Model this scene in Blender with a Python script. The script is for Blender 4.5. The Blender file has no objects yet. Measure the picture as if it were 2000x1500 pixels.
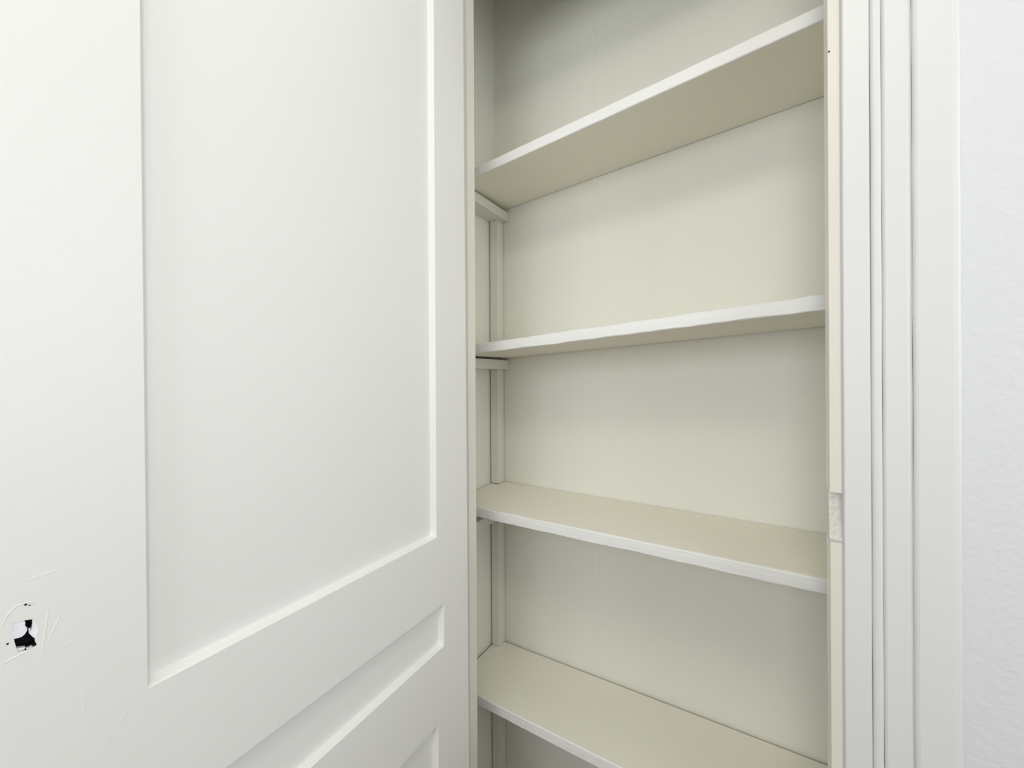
import bpy, bmesh, math, random
from mathutils import Vector, Matrix

random.seed(7)
C = bpy.context.scene.collection

# ------------------------------------------------------------------ camera
# world: X runs along the wall with the closet, Y into the closet, Z up, camera at the origin
F_PX, YAW, ROLL, HORIZON = 738.0, math.radians(33.0), math.radians(0.3), 740.0
cam = bpy.data.cameras.new('camera')
cam.sensor_fit = 'HORIZONTAL'
cam.sensor_width = 36.0
cam.lens = F_PX / 2000.0 * 36.0
cam.shift_y = (HORIZON - 750.0) / 2000.0
cam.clip_start = 0.01
cam_o = bpy.data.objects.new('camera', cam)
C.objects.link(cam_o)
r0 = Vector((math.cos(YAW), math.sin(YAW), 0)); u0 = Vector((0, 0, 1)); fw = Vector((-math.sin(YAW), math.cos(YAW), 0))
rt = r0 * math.cos(ROLL) - u0 * math.sin(ROLL)
up = r0 * math.sin(ROLL) + u0 * math.cos(ROLL)
cam_o.matrix_world = Matrix(((rt.x, up.x, -fw.x, 0), (rt.y, up.y, -fw.y, 0), (rt.z, up.z, -fw.z, 0), (0, 0, 0, 1)))
bpy.context.scene.camera = cam_o

# ------------------------------------------------------------------ world, daylight, exposure
w = bpy.data.worlds.new('world'); bpy.context.scene.world = w
w.use_nodes = True
w.node_tree.nodes['Background'].inputs[0].default_value = (0.80, 0.88, 1.0, 1)
w.node_tree.nodes['Background'].inputs[1].default_value = 1.0
WIN = dict(x0=-0.85, x1=0.35, z0=-0.20, z1=1.00, y=-1.7)         # window in the wall behind the camera
ADDED_WIN = dict(y0=-0.70, y1=0.58, z0=-0.30, z1=1.05, x=1.25)      # unseen window right of the camera, added to light the door
def daylight(name, loc, rot, sx, sy, energy, col):
    l = bpy.data.lights.new(name, 'AREA'); l.shape = 'RECTANGLE'; l.size = sx; l.size_y = sy; l.energy = energy; l.color = col
    o = bpy.data.objects.new(name, l); C.objects.link(o); o.location = loc; o.rotation_euler = rot
daylight('daylight_rear', ((WIN['x0'] + WIN['x1']) / 2, WIN['y'] + 0.02, (WIN['z0'] + WIN['z1']) / 2), (math.radians(90), 0, 0), WIN['x1'] - WIN['x0'] - .1, WIN['z1'] - WIN['z0'] - .1, 17.0, (0.95, 0.975, 1.0))
daylight('added_daylight', (ADDED_WIN['x'] - 0.02, (ADDED_WIN['y0'] + ADDED_WIN['y1']) / 2, (ADDED_WIN['z0'] + ADDED_WIN['z1']) / 2), (math.radians(90), 0, math.radians(90)), ADDED_WIN['y1'] - ADDED_WIN['y0'] - .1, ADDED_WIN['z1'] - ADDED_WIN['z0'] - .1, 10.0, (0.95, 0.975, 1.0))  # soft light of the added right window, brightens the door
vs = bpy.context.scene.view_settings
vs.view_transform = 'Standard'; vs.look = 'None'; vs.gamma = 1.0; vs.use_curve_mapping = False
vs.exposure = 0.02

# ------------------------------------------------------------------ materials
def mat(name, col, rough=0.45, bump=0.0, scale=60.0, detail=4.0, var=0.0, metal=0.0, stretch=(1, 1, 1), dist=0.001):
    m = bpy.data.materials.new(name); m.use_nodes = True
    nt = m.node_tree; b = nt.nodes['Principled BSDF']
    b.inputs['Base Color'].default_value = (*col, 1)
    b.inputs['Roughness'].default_value = rough
    b.inputs['Metallic'].default_value = metal
    tc = nt.nodes.new('ShaderNodeTexCoord')
    mp = nt.nodes.new('ShaderNodeMapping'); mp.inputs['Scale'].default_value = stretch
    nt.links.new(tc.outputs['Object'], mp.inputs['Vector'])
    if bump:
        n = nt.nodes.new('ShaderNodeTexNoise'); n.inputs['Scale'].default_value = scale; n.inputs['Detail'].default_value = detail
        nt.links.new(mp.outputs[0], n.inputs['Vector'])
        bp = nt.nodes.new('ShaderNodeBump'); bp.inputs['Strength'].default_value = bump; bp.inputs['Distance'].default_value = dist
        nt.links.new(n.outputs['Fac'], bp.inputs['Height']); nt.links.new(bp.outputs[0], b.inputs['Normal'])
    if var:
        n2 = nt.nodes.new('ShaderNodeTexNoise'); n2.inputs['Scale'].default_value = 5.0; n2.inputs['Detail'].default_value = 3
        nt.links.new(mp.outputs[0], n2.inputs['Vector'])
        mx = nt.nodes.new('ShaderNodeMix'); mx.data_type = 'RGBA'
        mx.inputs[6].default_value = (*[c * (1 - var) for c in col], 1); mx.inputs[7].default_value = (*[min(1, c * (1 + var)) for c in col], 1)
        nt.links.new(n2.outputs['Fac'], mx.inputs[0]); nt.links.new(mx.outputs[2], b.inputs['Base Color'])
    return m

M = dict(
    door=mat('door_paint', (0.88, 0.88, 0.845), 0.42, 0.25, 45, 3, 0.012),
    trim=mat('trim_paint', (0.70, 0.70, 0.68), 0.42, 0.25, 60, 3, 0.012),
    jamb=mat('jamb_paint', (0.86, 0.835, 0.755), 0.5, 0.3, 70, 4, 0.02),
    worn=mat('worn_jamb', (0.76, 0.735, 0.68), 0.7, 0.8, 120, 5, 0.10, stretch=(1, 1, 0.4)),
    inner=mat('closet_bounce_paint', (0.845, 0.835, 0.745), 0.6, 0.25, 90, 3, 0.015),  # warm light bounced inside the closet is put into this colour
    shelf=mat('shelf_bounce_paint', (0.885, 0.86, 0.745), 0.5, 0.3, 60, 4, 0.015, stretch=(0.4, 1, 1)),  # same paint as the edge, yellow bounce light mixed into the tone
    edge=mat('shelf_edge_paint', (0.84, 0.84, 0.81), 0.45, 0.9, 90, 6, 0.01, stretch=(0.35, 1, 1), dist=0.0015),
    stick=mat('stick_paint', (0.76, 0.755, 0.68), 0.5, 0.3, 80, 4, 0.015),
    wall=mat('wall_paint', (0.68, 0.687, 0.685), 0.6, 0.55, 130, 3, 0.01, dist=0.0012),
    ceil=mat('ceiling_paint', (0.80, 0.79, 0.76), 0.8, 0.1, 40),
    floor=mat('floor_wood', (0.16, 0.085, 0.045), 0.4, 0.2, 30, 4, 0.15, stretch=(1, 8, 1)),
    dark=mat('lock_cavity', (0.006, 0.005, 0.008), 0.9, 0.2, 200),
    lockm=mat('lock_metal', (0.95, 0.93, 0.98), 0.25, 0.5, 300, 3),
    chip=mat('paint_chip', (0.84, 0.84, 0.82), 0.4, 0.3, 200, 3),
)

# ------------------------------------------------------------------ helpers
def obj(name, bm, m, parent=None, smooth=False):
    bmesh.ops.recalc_face_normals(bm, faces=bm.faces)
    me = bpy.data.meshes.new(name); bm.to_mesh(me); bm.free()
    for x in (m if isinstance(m, (list, tuple)) else [m]): me.materials.append(x)
    if smooth:
        for p in me.polygons: p.use_smooth = True
    o = bpy.data.objects.new(name, me); C.objects.link(o)
    if parent: o.parent = parent
    return o
def empty(name, loc):
    o = bpy.data.objects.new(name, None); C.objects.link(o); o.location = loc
    return o
def tag(o, label, cat, group=None, kind=None):
    o['label'] = label; o['category'] = cat
    if group: o['group'] = group
    if kind: o['kind'] = kind
    return o
def add_box(bm, x0, x1, y0, y1, z0, z1, bev=0.0, org=(0, 0, 0)):
    t = bmesh.new()
    bmesh.ops.create_cube(t, size=1)
    for v in t.verts:
        v.co = Vector(((x0 + x1) / 2 + v.co.x * (x1 - x0) - org[0], (y0 + y1) / 2 + v.co.y * (y1 - y0) - org[1], (z0 + z1) / 2 + v.co.z * (z1 - z0) - org[2]))
    if bev: bmesh.ops.bevel(t, geom=t.edges[:], offset=bev, segments=2, affect='EDGES', profile=0.6)
    me = bpy.data.meshes.new('tmp'); t.to_mesh(me); t.free(); bm.from_mesh(me); bpy.data.meshes.remove(me)
def box(name, m, x0, x1, y0, y1, z0, z1, bev=0.0, parent=None, org=(0, 0, 0)):
    bm = bmesh.new(); add_box(bm, x0, x1, y0, y1, z0, z1, bev, org)
    return obj(name, bm, m, parent)
def extrude_profile(name, m, prof, z0, z1, parent=None, n=1, wob=0.0, org=(0, 0, 0)):
    """closed (x, y) profile swept up Z, n steps with a slight hand-made wobble"""
    bm = bmesh.new(); rings = []
    for i in range(n + 1):
        z = z0 + (z1 - z0) * i / n
        dx = random.uniform(-wob, wob)
        rings.append([bm.verts.new((x + dx - org[0], y - org[1], z - org[2])) for x, y in prof])
    k = len(prof)
    for a, b in zip(rings, rings[1:]):
        for i in range(k): bm.faces.new((a[i], a[(i + 1) % k], b[(i + 1) % k], b[i]))
    bm.faces.new(rings[0]); bm.faces.new(rings[-1])
    return obj(name, bm, m, parent)

FLOOR, CEIL, HEAD = -1.29, 1.40, 1.0
FACE = 0.66                                     # front of the door casing
WBK = 0.725                                     # closet side of that wall
WALL = 0.68                                     # plaster face of the wall the closet is in
XJL, XJR = -0.5865, 0.0832                      # faces of the two jambs
BACK, SF = 1.024, 0.800                         # closet back wall, front of the shelves
LW, RW = -0.729, 0.215                          # closet side walls
RX0, RX1, RY0 = -1.0, ADDED_WIN['x'], WIN['y']            # the room

# ------------------------------------------------------------------ the room
tag(box('floor', M['floor'], RX0 - .1, RX1 + .1, RY0 - .1, BACK + .1, FLOOR - .05, FLOOR), 'dark brown wooden floor of room and closet', 'floor', kind='structure')
tag(box('ceiling', M['ceil'], RX0 - .1, RX1 + .1, RY0 - .1, BACK + .1, CEIL, CEIL + .05), 'white ceiling above room and closet', 'ceiling', kind='structure')
bm = bmesh.new()
add_box(bm, RX0, XJL - .022, WALL, WBK, FLOOR, CEIL)
add_box(bm, XJR + .030, RX1, WALL, WBK, FLOOR, CEIL)
add_box(bm, XJL - .022, XJR + .030, WALL, WBK, HEAD + .022, CEIL)
tag(obj('wall_front', bm, M['wall']), 'pale textured plaster wall at right of the closet casing', 'wall', kind='structure')
bm = bmesh.new(); W = WIN
add_box(bm, RX0, W['x0'], RY0 - .1, RY0, FLOOR, CEIL); add_box(bm, W['x1'], RX1, RY0 - .1, RY0, FLOOR, CEIL)
add_box(bm, W['x0'], W['x1'], RY0 - .1, RY0, FLOOR, W['z0']); add_box(bm, W['x0'], W['x1'], RY0 - .1, RY0, W['z1'], CEIL)
tag(obj('wall_rear', bm, M['wall']), 'plaster wall with the window, opposite the closet', 'wall', kind='structure')
tag(box('wall_room_left', M['wall'], RX0 - .1, RX0, RY0, WALL, FLOOR, CEIL), 'plaster room wall behind the open door', 'wall', kind='structure')
bm = bmesh.new(); V = ADDED_WIN
add_box(bm, RX1, RX1 + .1, RY0, V['y0'], FLOOR, CEIL); add_box(bm, RX1, RX1 + .1, V['y1'], WALL, FLOOR, CEIL)
add_box(bm, RX1, RX1 + .1, V['y0'], V['y1'], FLOOR, V['z0']); add_box(bm, RX1, RX1 + .1, V['y0'], V['y1'], V['z1'], CEIL)
tag(obj('wall_room_right', bm, M['wall']), 'plaster room wall far right of the closet', 'wall', kind='structure')
win = tag(empty('window_1', (0, RY0, W['z0'])), 'white framed window opposite the closet', 'window', kind='structure')
o0 = (0, RY0, W['z0'])
for n_, a in (('window_frame', (W['x0'], W['x0'] + .05, W['z0'], W['z1'])), ('window_frame', (W['x1'] - .05, W['x1'], W['z0'], W['z1'])),
              ('window_frame', (W['x0'] + .05, W['x1'] - .05, W['z0'], W['z0'] + .05)), ('window_frame', (W['x0'] + .05, W['x1'] - .05, W['z1'] - .05, W['z1'])),
              ('muntin', (-.265, -.235, W['z0'] + .05, W['z1'] - .05))):
    box(n_, M['trim'], a[0], a[1], RY0 - .08, RY0 - .03, a[2], a[3], 0.003, win, o0)

added_win = tag(empty('added_window', (RX1, 0, V['z0'])), 'white framed window added in the right room wall to light the door', 'window', kind='structure')
o0 = (RX1, 0, V['z0']); ym_ = (V['y0'] + V['y1']) / 2
for n_, a in (('window_frame', (V['y0'], V['y0'] + .05, V['z0'], V['z1'])), ('window_frame', (V['y1'] - .05, V['y1'], V['z0'], V['z1'])),
              ('window_frame', (V['y0'] + .05, V['y1'] - .05, V['z0'], V['z0'] + .05)), ('window_frame', (V['y0'] + .05, V['y1'] - .05, V['z1'] - .05, V['z1'])),
              ('muntin', (ym_ - .015, ym_ + .015, V['z0'] + .05, V['z1'] - .05))):
    box(n_, M['trim'], RX1 + .03, RX1 + .08, a[0], a[1], a[2], a[3], 0.003, added_win, o0)

# ------------------------------------------------------------------ closet shell
wb = tag(box('wall_back', M['inner'], LW - .02, RW + .02, BACK, BACK + .05, FLOOR, CEIL), 'painted back wall of the shelved closet, warm bounce light in its colour', 'wall', kind='structure')
box('joint_strip', M['inner'], -0.386, -0.375, BACK - .0012, BACK + .001, FLOOR, CEIL, 0.0005, wb)
tag(box('wall_left', M['inner'], LW - .05, LW, WBK, BACK, FLOOR, CEIL), 'painted left side wall inside the closet, warm bounce light in its colour', 'wall', kind='structure')
tag(box('wall_right', M['inner'], RW, RW + .05, WBK, BACK, FLOOR, CEIL), 'painted right side wall inside the closet, warm bounce light in its colour', 'wall', kind='structure')

# ------------------------------------------------------------------ jambs and casing
tl = tag(empty('trim_1', (XJL, FACE, FLOOR)), 'narrow white jamb of the closet opening at the hinge side', 'jamb', kind='structure')
box('jamb_board', M['jamb'], XJL - .022, XJL, FACE + .006, WBK, FLOOR, HEAD, 0.0012, tl, (XJL, FACE, FLOOR))
box('stop_strip', M['jamb'], XJL, XJL + .010, 0.6976, WBK, FLOOR, HEAD, 0.0008, tl, (XJL, FACE, FLOOR))
tr = tag(empty('trim_2', (XJR, FACE, FLOOR)), 'cream jamb with worn strike mortise at right of the closet opening', 'jamb', kind='structure')
o2 = (XJR, FACE, FLOOR)
ZM0, ZM1 = -0.2270, -0.1590                     # the strike mortise
JY0, JY1 = 0.6765, 0.712                        # front edge of the jamb (the reveal beside the casing) and its back
box('jamb_board', M['jamb'], XJR, XJR + .024, JY0, JY1, ZM1, HEAD, 0.0012, tr, o2)
box('jamb_board', M['jamb'], XJR + .0004, XJR + .024, JY0, JY1, FLOOR, ZM0, 0.0012, tr, o2)
bm = bmesh.new()                                # worn, slanting bed of the missing strike plate, cut into the jamb edge
nx, nz = 8, 16
grid = [[None] * (nx + 1) for _ in range(nz + 1)]
for i in range(nz + 1):
    for j in range(nx + 1):
        t = i / nz; x = XJR - .0002 + (.0242) * j / nx
        y = JY0 + 0.0095 * t ** 0.7 - 0.0008 * (1 - t) + random.uniform(-.0005, .0005)
        if i == 1: y = JY0 - .0014
        if i == 0: y = JY0 + .0004
        if j == 0: y += .0006
        grid[i][j] = bm.verts.new((x - o2[0], y - o2[1], ZM0 + (ZM1 - ZM0) * t - o2[2]))
for i in range(nz):
    for j in range(nx): bm.faces.new((grid[i][j], grid[i][j + 1], grid[i + 1][j + 1], grid[i + 1][j]))
ring = [grid[0][j] for j in range(nx + 1)] + [grid[i][nx] for i in range(1, nz + 1)] + [grid[nz][j] for j in range(nx - 1, -1, -1)] + [grid[i][0] for i in range(nz - 1, 0, -1)]
bk = [bm.verts.new((v.co.x, JY1 - o2[1], v.co.z)) for v in ring]
for i in range(len(ring)):
    k = (i + 1) % len(ring); bm.faces.new((ring[i], ring[k], bk[k], bk[i]))
obj('strike_mortise', bm, M['worn'], tr)['label'] = 'worn bare strike mortise in the jamb edge'
bm = bmesh.new(); bmesh.ops.create_circle(bm, cap_ends=True, segments=10, radius=0.0013)
nh = obj('nail_hole', bm, M['dark'], tr); nh.rotation_euler = (math.radians(90), 0, 0); nh.location = (.0016, JY0 - .0002 - FACE, 0.449 - FLOOR)
th = tag(empty('trim_3', (0, FACE, HEAD)), 'white head jamb and casing above the closet opening', 'jamb', kind='structure')
box('jamb_board', M['jamb'], XJL - .022, XJR + .024, JY0, WBK, HEAD, HEAD + .022, 0.0015, th, (0, FACE, HEAD))
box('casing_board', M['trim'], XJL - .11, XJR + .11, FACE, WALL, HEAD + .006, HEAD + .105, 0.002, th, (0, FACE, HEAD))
def casing(name, label, sgn, x_in):
    """moulded side casing; sgn +1 runs to the right of x_in, -1 to the left"""
    t = tag(empty(name, (x_in, FACE, FLOOR)), label, 'casing', kind='structure'); og = (x_in, FACE, FLOOR)
    P = lambda pts: [(x_in + sgn * (a - 0.0955), y) for a, y in pts]
    top = HEAD + .005
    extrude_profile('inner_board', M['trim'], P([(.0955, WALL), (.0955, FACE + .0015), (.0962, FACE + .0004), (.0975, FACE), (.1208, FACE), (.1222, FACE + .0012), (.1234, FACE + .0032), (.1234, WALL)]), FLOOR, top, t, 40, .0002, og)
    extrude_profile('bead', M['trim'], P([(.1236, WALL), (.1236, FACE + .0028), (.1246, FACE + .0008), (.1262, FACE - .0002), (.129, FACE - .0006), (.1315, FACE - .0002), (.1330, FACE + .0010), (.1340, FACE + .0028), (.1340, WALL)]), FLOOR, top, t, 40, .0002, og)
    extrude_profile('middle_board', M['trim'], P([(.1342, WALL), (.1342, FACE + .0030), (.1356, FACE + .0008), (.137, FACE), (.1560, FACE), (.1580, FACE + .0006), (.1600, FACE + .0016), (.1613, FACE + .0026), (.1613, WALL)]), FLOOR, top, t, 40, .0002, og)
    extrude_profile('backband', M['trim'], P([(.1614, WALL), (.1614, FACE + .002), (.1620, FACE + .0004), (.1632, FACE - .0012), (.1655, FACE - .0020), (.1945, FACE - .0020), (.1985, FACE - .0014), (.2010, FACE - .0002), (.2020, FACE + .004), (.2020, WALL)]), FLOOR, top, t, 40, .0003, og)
    return t
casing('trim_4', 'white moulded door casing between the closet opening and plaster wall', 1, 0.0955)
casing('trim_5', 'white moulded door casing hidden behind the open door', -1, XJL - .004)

# ------------------------------------------------------------------ shelves
def shelf(label, ft, bk, th, rough, gap):
    """board between the side walls; ft / bk = ((x, z), (x, z)) of the front and back edge, th = (front-top flag) thickness"""
    lin = lambda p: (lambda x: p[0][1] + (x - p[0][0]) * (p[1][1] - p[0][1]) / (p[1][0] - p[0][0]))
    zf, zb = lin(ft), lin(bk)
    x0, x1 = LW + gap, RW - .002; y0, y1 = SF, BACK - gap
    og = Vector((x0, y0, zf(x0) - th))
    t = tag(empty('shelf', og), label, 'shelf', 'painted shelves in the closet')
    n = 90; r = 0.0022; lip = 0.004
    bm = bmesh.new(); rings = []
    for i in range(n + 1):                       # the board behind its painted nosing
        x = x0 + (x1 - x0) * i / n
        pts = []
        for y, dz in ((y0 + lip, 0), (y1, 0), (y1, -th), (y0 + lip, -th)):
            k = (y - y0) / (BACK - y0)
            pts.append(bm.verts.new(Vector((x, y, zf(x) * (1 - k) + zb(x) * k + dz)) - og))
        rings.append(pts)
    for a, b in zip(rings, rings[1:]):
        for i in range(4): bm.faces.new((a[i], a[(i + 1) % 4], b[(i + 1) % 4], b[i]))
    bm.faces.new(rings[0]); bm.faces.new(rings[-1])
    obj('board', bm, M['shelf'], t)
    bm = bmesh.new(); rings = []
    wt = wb_ = 0.0
    for i in range(n + 1):                       # front edge: rounded arrises, a little wavy with old paint
        x = x0 + (x1 - x0) * i / n
        wt = 0.7 * wt + random.uniform(-rough, rough); wb_ = 0.7 * wb_ + random.uniform(-rough, rough)
        pts = []
        for y, dz in ((y0 + lip, 0), (y0 + r, wt), (y0 + r * .35, -r * .35 + wt), (y0, -r + wt), (y0 - rough * .5, -th / 2), (y0, -th + r + wb_), (y0 + r * .35, -th + r * .35 + wb_), (y0 + r, -th + wb_), (y0 + lip, -th)):
            k = (y - y0) / (BACK - y0)
            pts.append(bm.verts.new(Vector((x, y, zf(x) * (1 - k) + zb(x) * k + dz)) - og))
        rings.append(pts)
    k = len(rings[0])
    for a, b in zip(rings, rings[1:]):
        for i in range(k): bm.faces.new((a[i], a[(i + 1) % k], b[(i + 1) % k], b[i]))
    bm.faces.new(rings[0]); bm.faces.new(rings[-1])
    obj('front_edge', bm, M['edge'], t)
    def zt(x, y, dz=0.0):
        k = (y - y0) / (BACK - y0); return zf(x) * (1 - k) + zb(x) * k + dz
    return zt
TH = 0.026
S1 = shelf('topmost painted closet shelf, warm bounce light in its colour, its underside in view', ((-.6342, .5695), (.0966, .6136)), ((-.676, .552 + TH), (.123, .590 + TH)), TH, .0002, .0025)
S2 = shelf('white painted closet shelf second from the top, near eye level', ((-.635, .0942), (.0976, .1369)), ((-.6646, .0686 + TH), (.1243, .1066 + TH)), TH, .0007, .0025)
S3 = shelf('closet shelf third from the top, rough paint along its front edge', ((-.6346, -.3456), (.0928, -.3322)), ((-.697, -.3355), (.119, -.3288)), TH, .0006, .0025)
S4 = shelf('lowest closet shelf, dark space beneath it', ((-.6346, -.8522), (-.357, -.8368)), ((-.69, -.8566), (.1164, -.8107)), TH, .0003, .0065)

# ------------------------------------------------------------------ cleats that carry the shelves
def cleat(label, xa, xb, z0, z1, S, left):
    og = (xa, SF + .02, z0)
    t = tag(empty('shelf_cleat', og), label, 'cleat', 'cleats under the closet shelves')
    box('stick', M['stick'], xa, xb, SF + .02, BACK - .001, z0, z1, 0.002, t, og)
    xs = (xa + .002, xa + .016) if left else (xb - .016, xb - .002)
    xm, ym = sum(xs) / 2, BACK - .03
    zt = min(S(x, y) for x in xs for y in (BACK - .05, BACK - .012)) - TH - .0002
    if zt - z1 > .001: box('shim', M['stick'], xs[0], xs[1], BACK - .05, BACK - .012, z1, zt, 0, t, og)
    return z0
CX = -0.6746
c1 = cleat('painted wooden cleat on left closet wall under the topmost shelf', LW, CX, .510, .5375, S1, True)
c2 = cleat('painted wooden cleat on left closet wall under the second shelf', LW, CX, .0308, .0600, S2, True)
c3 = cleat('painted wooden cleat on left closet wall under the third shelf', LW, CX, -.4372, -.409, S3, True)
c4 = cleat('painted wooden cleat on left closet wall under the lowest shelf', LW, CX, -.925, -.897, S4, True)
for lab, S in (('topmost', S1), ('second', S2), ('third', S3), ('lowest', S4)):
    zt = min(S(RW - .03, SF + .03), S(RW - .03, BACK)) - TH
    cleat('painted wooden cleat on right closet wall under the %s shelf' % lab, RW - .045, RW, zt - .029, zt - .001, S, False)

# ------------------------------------------------------------------ square sticks standing in the left back corner
def post(label, z0, z1):
    og = (LW, BACK, z0)
    t = box('corner_post', M['stick'], LW + .0048, -0.695, 0.988, BACK - .0022, z0, z1, 0.0018, None, og)
    t.location = og
    tag(t, label, 'post', 'corner sticks between the closet shelves')
px, py = -.712, 1.005
post('painted square stick in closet corner, between the topmost and second shelves', S2(px, py, .0015), c1)
post('painted square stick in closet corner, between the second and third shelves', S3(px, py, .0015), c2)
post('painted square stick in closet corner, between the third and lowest shelves', S4(px, py, .0015), c3)
post('painted square stick in closet corner, in the dark below the lowest shelf', FLOOR, c4)

# ------------------------------------------------------------------ the open panel door (its face is the plane X = XD)
XD, DT = -0.5499, 0.036
DY0, DY1, DYT, DZ0, DZ1 = 0.026, 0.6625, 0.652, FLOOR + .012, HEAD - .004
door = tag(empty('door_1', (XD, DY1, DZ0)), 'white painted panel door standing open, hole where its knob was', 'door', kind='structure')
def dl(y, z, x=0.0): return Vector((x, y - DY1, z - DZ0))       # door plane -> local
PANELS = [
    [(.1205, .86), (.1260, -.3305), (.5615, -.3231), (.5605, .86)],
    [(.1050, -.4780), (.1060, -.5745), (.5812, -.5559), (.5833, -.4667)],
    [(.1258, -.7150), (.1258, -.935), (.5638, -.935), (.5638, -.7053)],
]
HOLE = [(.0386, -.2127), (.0452, -.2134), (.0494, -.2146), (.0510, -.2173), (.0523, -.2222), (.0526, -.2272), (.0513, -.2301), (.0510, -.2352), (.0523, -.2401),
        (.0470, -.2412), (.0417, -.2397), (.0404, -.2331), (.0395, -.2269), (.0383, -.2206)]
def inset(poly, d):
    """offset a counter-clockwise polygon inwards by d"""
    n = len(poly); out = []
    for i in range(n):
        p0, p, p1 = Vector(poly[i - 1]), Vector(poly[i]), Vector(poly[(i + 1) % n])
        a, b = (p - p0).normalized(), (p1 - p).normalized()
        na, nb = Vector((-a.y, a.x)), Vector((-b.y, b.x))
        h = (na + nb); h = h / max(h.dot(na), 0.2)
        q = p + h * d
        out.append((q.x, q.y))
    return out
def area(p): return sum(p[i][0] * p[(i + 1) % len(p)][1] - p[(i + 1) % len(p)][0] * p[i][1] for i in range(len(p))) / 2
PANELS = [p if area(p) > 0 else p[::-1] for p in PANELS]
HOLE = HOLE if area(HOLE) > 0 else HOLE[::-1]
STEPS = [(0, 0), (.0003, -.0009), (.0010, -.0018), (.0038, -.0098), (.0048, -.0115), (.0062, -.0122)]   # (inset, depth) of the sticking
DEPTH = STEPS[-1][1]
def front_frame():
    bm = bmesh.new(); edges = []
    def loop(pts, x=0.0):
        vsx = [bm.verts.new(dl(y, z, x)) for y, z in pts]
        return vsx
    def close(vsx): return [bm.edges.new((vsx[i], vsx[(i + 1) % len(vsx)])) for i in range(len(vsx))]
    outer = loop([(DY0, DZ0), (DY1, DZ0), (DYT, DZ1), (DY0, DZ1)])
    edges += close(outer)
    hl = []
    for p in PANELS + [HOLE]:
        l = loop(p); edges += close(l); hl.append(l)
    bmesh.ops.triangle_fill(bm, use_beauty=True, use_dissolve=False, edges=edges)
    for p, l in zip(PANELS, hl):                 # moulded sticking round each panel
        prev = l
        for ins, d in STEPS[1:]:
            cur = loop(inset(p, ins), d)
            for i in range(4): bm.faces.new((prev[i], prev[(i + 1) % 4], cur[(i + 1) % 4], cur[i]))
            prev = cur
    prev = hl[-1]                                # walls of the lock hole
    cur = loop(HOLE, -.016)
    for i in range(len(HOLE)): bm.faces.new((prev[i], prev[(i + 1) % len(HOLE)], cur[(i + 1) % len(HOLE)], cur[i]))
    b = loop([(DY0, DZ0), (DY1, DZ0), (DYT, DZ1), (DY0, DZ1)], -DT)
    for i in range(4): bm.faces.new((outer[i], outer[(i + 1) % 4], b[(i + 1) % 4], b[i]))
    bm.faces.new(b)
    return bm
obj('frame', front_frame(), M['door'], door)
for p in PANELS:
    bm = bmesh.new(); q = inset(p, STEPS[-1][0] - .002)
    a = [bm.verts.new(dl(y, z, DEPTH + .00005)) for y, z in q]; b = [bm.verts.new(dl(y, z, DEPTH - .009)) for y, z in q]
    bm.faces.new(a); bm.faces.new(b)
    for i in range(4): bm.faces.new((a[i], a[(i + 1) % 4], b[(i + 1) % 4], b[i]))
    obj('panel', bm, M['door'], door)
# lock hole: dark cavity, remains of the lock case, torn paint round it
def slab(name, pts, x0, x1, m, parent):
    bm = bmesh.new()
    a = [bm.verts.new(dl(y, z, x0)) for y, z in pts]; b = [bm.verts.new(dl(y, z, x1)) for y, z in pts]
    bm.faces.new(a); bm.faces.new(b)
    for i in range(len(pts)): bm.faces.new((a[i], a[(i + 1) % len(pts)], b[(i + 1) % len(pts)], b[i]))
    bmesh.ops.triangulate(bm, faces=bm.faces[:])
    return obj(name, bm, m, parent)
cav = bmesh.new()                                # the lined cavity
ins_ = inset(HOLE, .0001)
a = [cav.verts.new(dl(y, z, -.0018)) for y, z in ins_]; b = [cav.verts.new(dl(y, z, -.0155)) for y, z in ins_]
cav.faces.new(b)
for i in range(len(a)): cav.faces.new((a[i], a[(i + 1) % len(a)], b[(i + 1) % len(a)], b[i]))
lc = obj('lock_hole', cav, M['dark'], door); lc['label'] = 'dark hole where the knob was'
for pts, xa, xb in (
    ([(.0382, -.2124), (.0414, -.2121), (.0452, -.2134), (.0458, -.2161), (.0455, -.2185), (.0469, -.2214), (.0466, -.2238), (.0455, -.2260), (.0436, -.2275), (.0395, -.2270), (.0381, -.2211)], -.0005, -.004),
    ([(.0497, -.2151), (.0510, -.2171), (.0525, -.2223), (.0528, -.2273), (.0518, -.2304), (.0511, -.2332), (.0497, -.2307), (.0477, -.2265), (.0476, -.2230), (.0492, -.2231), (.0497, -.2198)], -.0007, -.004),
    ([(.0409, -.2362), (.0423, -.2370), (.0458, -.2384), (.0453, -.2401), (.0417, -.2399)], -.002, -.006),
    ([(.0462, -.2402), (.0496, -.2402), (.0509, -.2412), (.0467, -.2413)], -.002, -.006)):
    slab('lock_case', pts, xa, xb, M['lockm'], lc)
def ridge(pts, wd, ht, name='paint_ridge', m=None):
    """low painted-over ridge running over the door face"""
    bm = bmesh.new(); rows = []
    P = [Vector(p) for p in pts]
    for i, p in enumerate(P):
        d = (P[min(i + 1, len(P) - 1)] - P[max(i - 1, 0)]).normalized(); nrm = Vector((-d.y, d.x))
        k = 0.15 if i in (0, len(P) - 1) else 0.6
        rows.append([bm.verts.new(dl(*(p + nrm * wd * s), x)) for s, x in ((-1, -.0002), (-.3, ht * k), (.3, ht * k), (1, -.0002))])
    for a, b in zip(rows, rows[1:]):
        for i in range(3): bm.faces.new((a[i], a[i + 1], b[i + 1], b[i]))
        bm.faces.new((a[3], a[0], b[0], b[3]))
    bm.faces.new(rows[0]); bm.faces.new(rows[-1])
    return obj(name, bm, m or M['door'], door)
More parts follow.
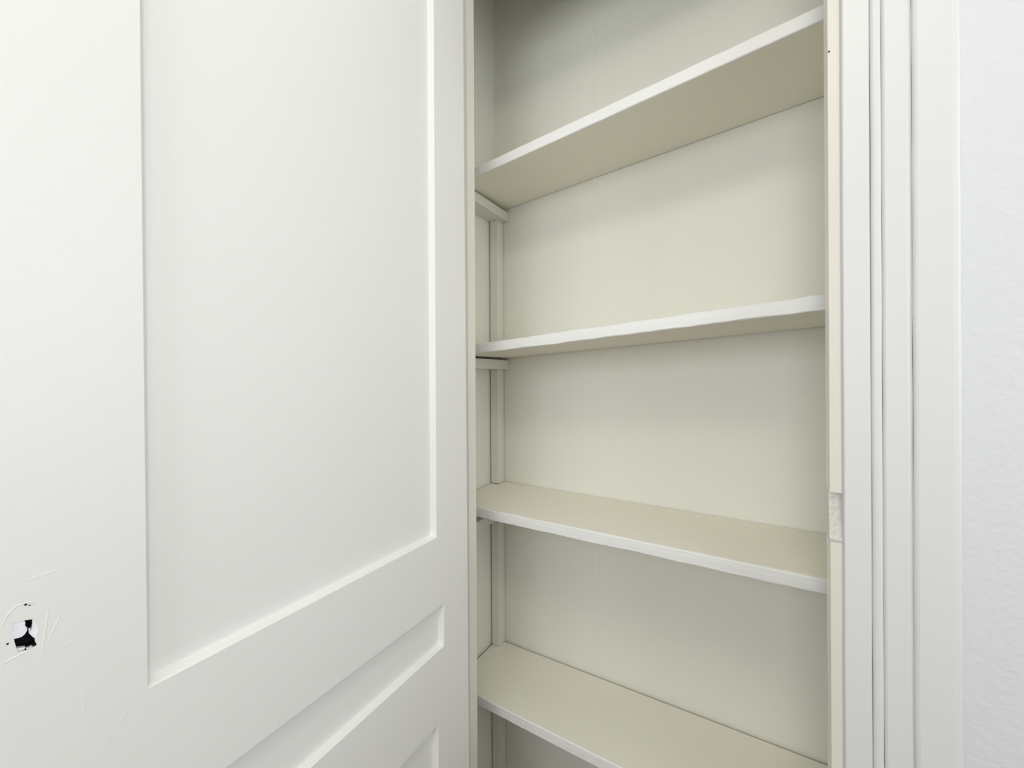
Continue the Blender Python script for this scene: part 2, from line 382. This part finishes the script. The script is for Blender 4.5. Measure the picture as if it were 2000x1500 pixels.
ridge([(.0323, -.2145), (.0355, -.2051), (.0404, -.1987), (.0454, -.1981), (.053, -.2000)], .0013, .00035)
ridge([(.053, -.2000), (.059, -.2105), (.0575, -.2250), (.0559, -.2395), (.055, -.253)], .0012, .0003)
ridge([(.0322, -.2454), (.036, -.2440), (.043, -.2425), (.050, -.2425)], .0012, .0004)
ridge([(.066, -.219), (.064, -.2250), (.062, -.2311), (.0585, -.2400)], .0014, .0003)
ridge([(.069, -.2486), (.0725, -.2482), (.0761, -.2474)], .0010, .0003)
ridge([(.0418, -.1777), (.050, -.1780), (.0606, -.1767), (.0668, -.175)], .0010, .0003)
ridge([(.0792, -.2854), (.0803, -.3050), (.0808, -.3262), (.0815, -.345)], .0009, .0002)
ridge([(.0823, -.3673), (.0835, -.3750), (.0856, -.3802)], .0009, .00025)
ridge([(.0944, -.3647), (.100, -.3560), (.1072, -.3461), (.1129, -.3397)], .0009, .0002)
for y, z, r in ((.0459, -.1995, .0009), (.0361, -.2288, .0008), (.0481, -.2012, .0006)):
    bm = bmesh.new(); bmesh.ops.create_circle(bm, cap_ends=True, segments=8, radius=r)
    h = obj('screw_hole', bm, M['dark'], door); h.rotation_euler = (0, math.radians(90), 0); h.location = dl(y, z, .0006)

# ------------------------------------------------------------------ ceiling lamp of the room (above and behind the camera)
LAMP = (0.12, -0.40)
lo = (LAMP[0], LAMP[1], CEIL)
lamp = tag(empty('ceiling_lamp', lo), 'round white glass lamp on the room ceiling', 'lamp')
def lathe(name, prof, m, parent, n=32):
    bm = bmesh.new(); rings = []
    for r, z in prof: rings.append([bm.verts.new((r * math.cos(2 * math.pi * i / n), r * math.sin(2 * math.pi * i / n), z)) for i in range(n)])
    for a, b in zip(rings, rings[1:]):
        for i in range(n): bm.faces.new((a[i], a[(i + 1) % n], b[(i + 1) % n], b[i]))
    return obj(name, bm, m, parent, smooth=True)
lathe('base', [(.001, 0), (.25, 0), (.25, -.02), (.001, -.02)], M['trim'], lamp)
gl = bpy.data.materials.new('lamp_glass'); gl.use_nodes = True
gb = gl.node_tree.nodes['Principled BSDF']; gb.inputs['Base Color'].default_value = (.9, .88, .8, 1)
gb.inputs['Emission Color'].default_value = (1.0, 0.90, 0.74, 1); gb.inputs['Emission Strength'].default_value = 3.0
lathe('shade', [(.24, -.02), (.238, -.04), (.21, -.07), (.16, -.09), (.09, -.102), (.001, -.106)], gl, lamp)
ll = bpy.data.lights.new('lamp_light', 'AREA'); ll.shape = 'DISK'; ll.size = .46; ll.energy = 5.0; ll.color = (1.0, .90, .76)
llo = bpy.data.objects.new('lamp_light', ll); C.objects.link(llo); llo.parent = lamp; llo.location = (0, 0, -.112)
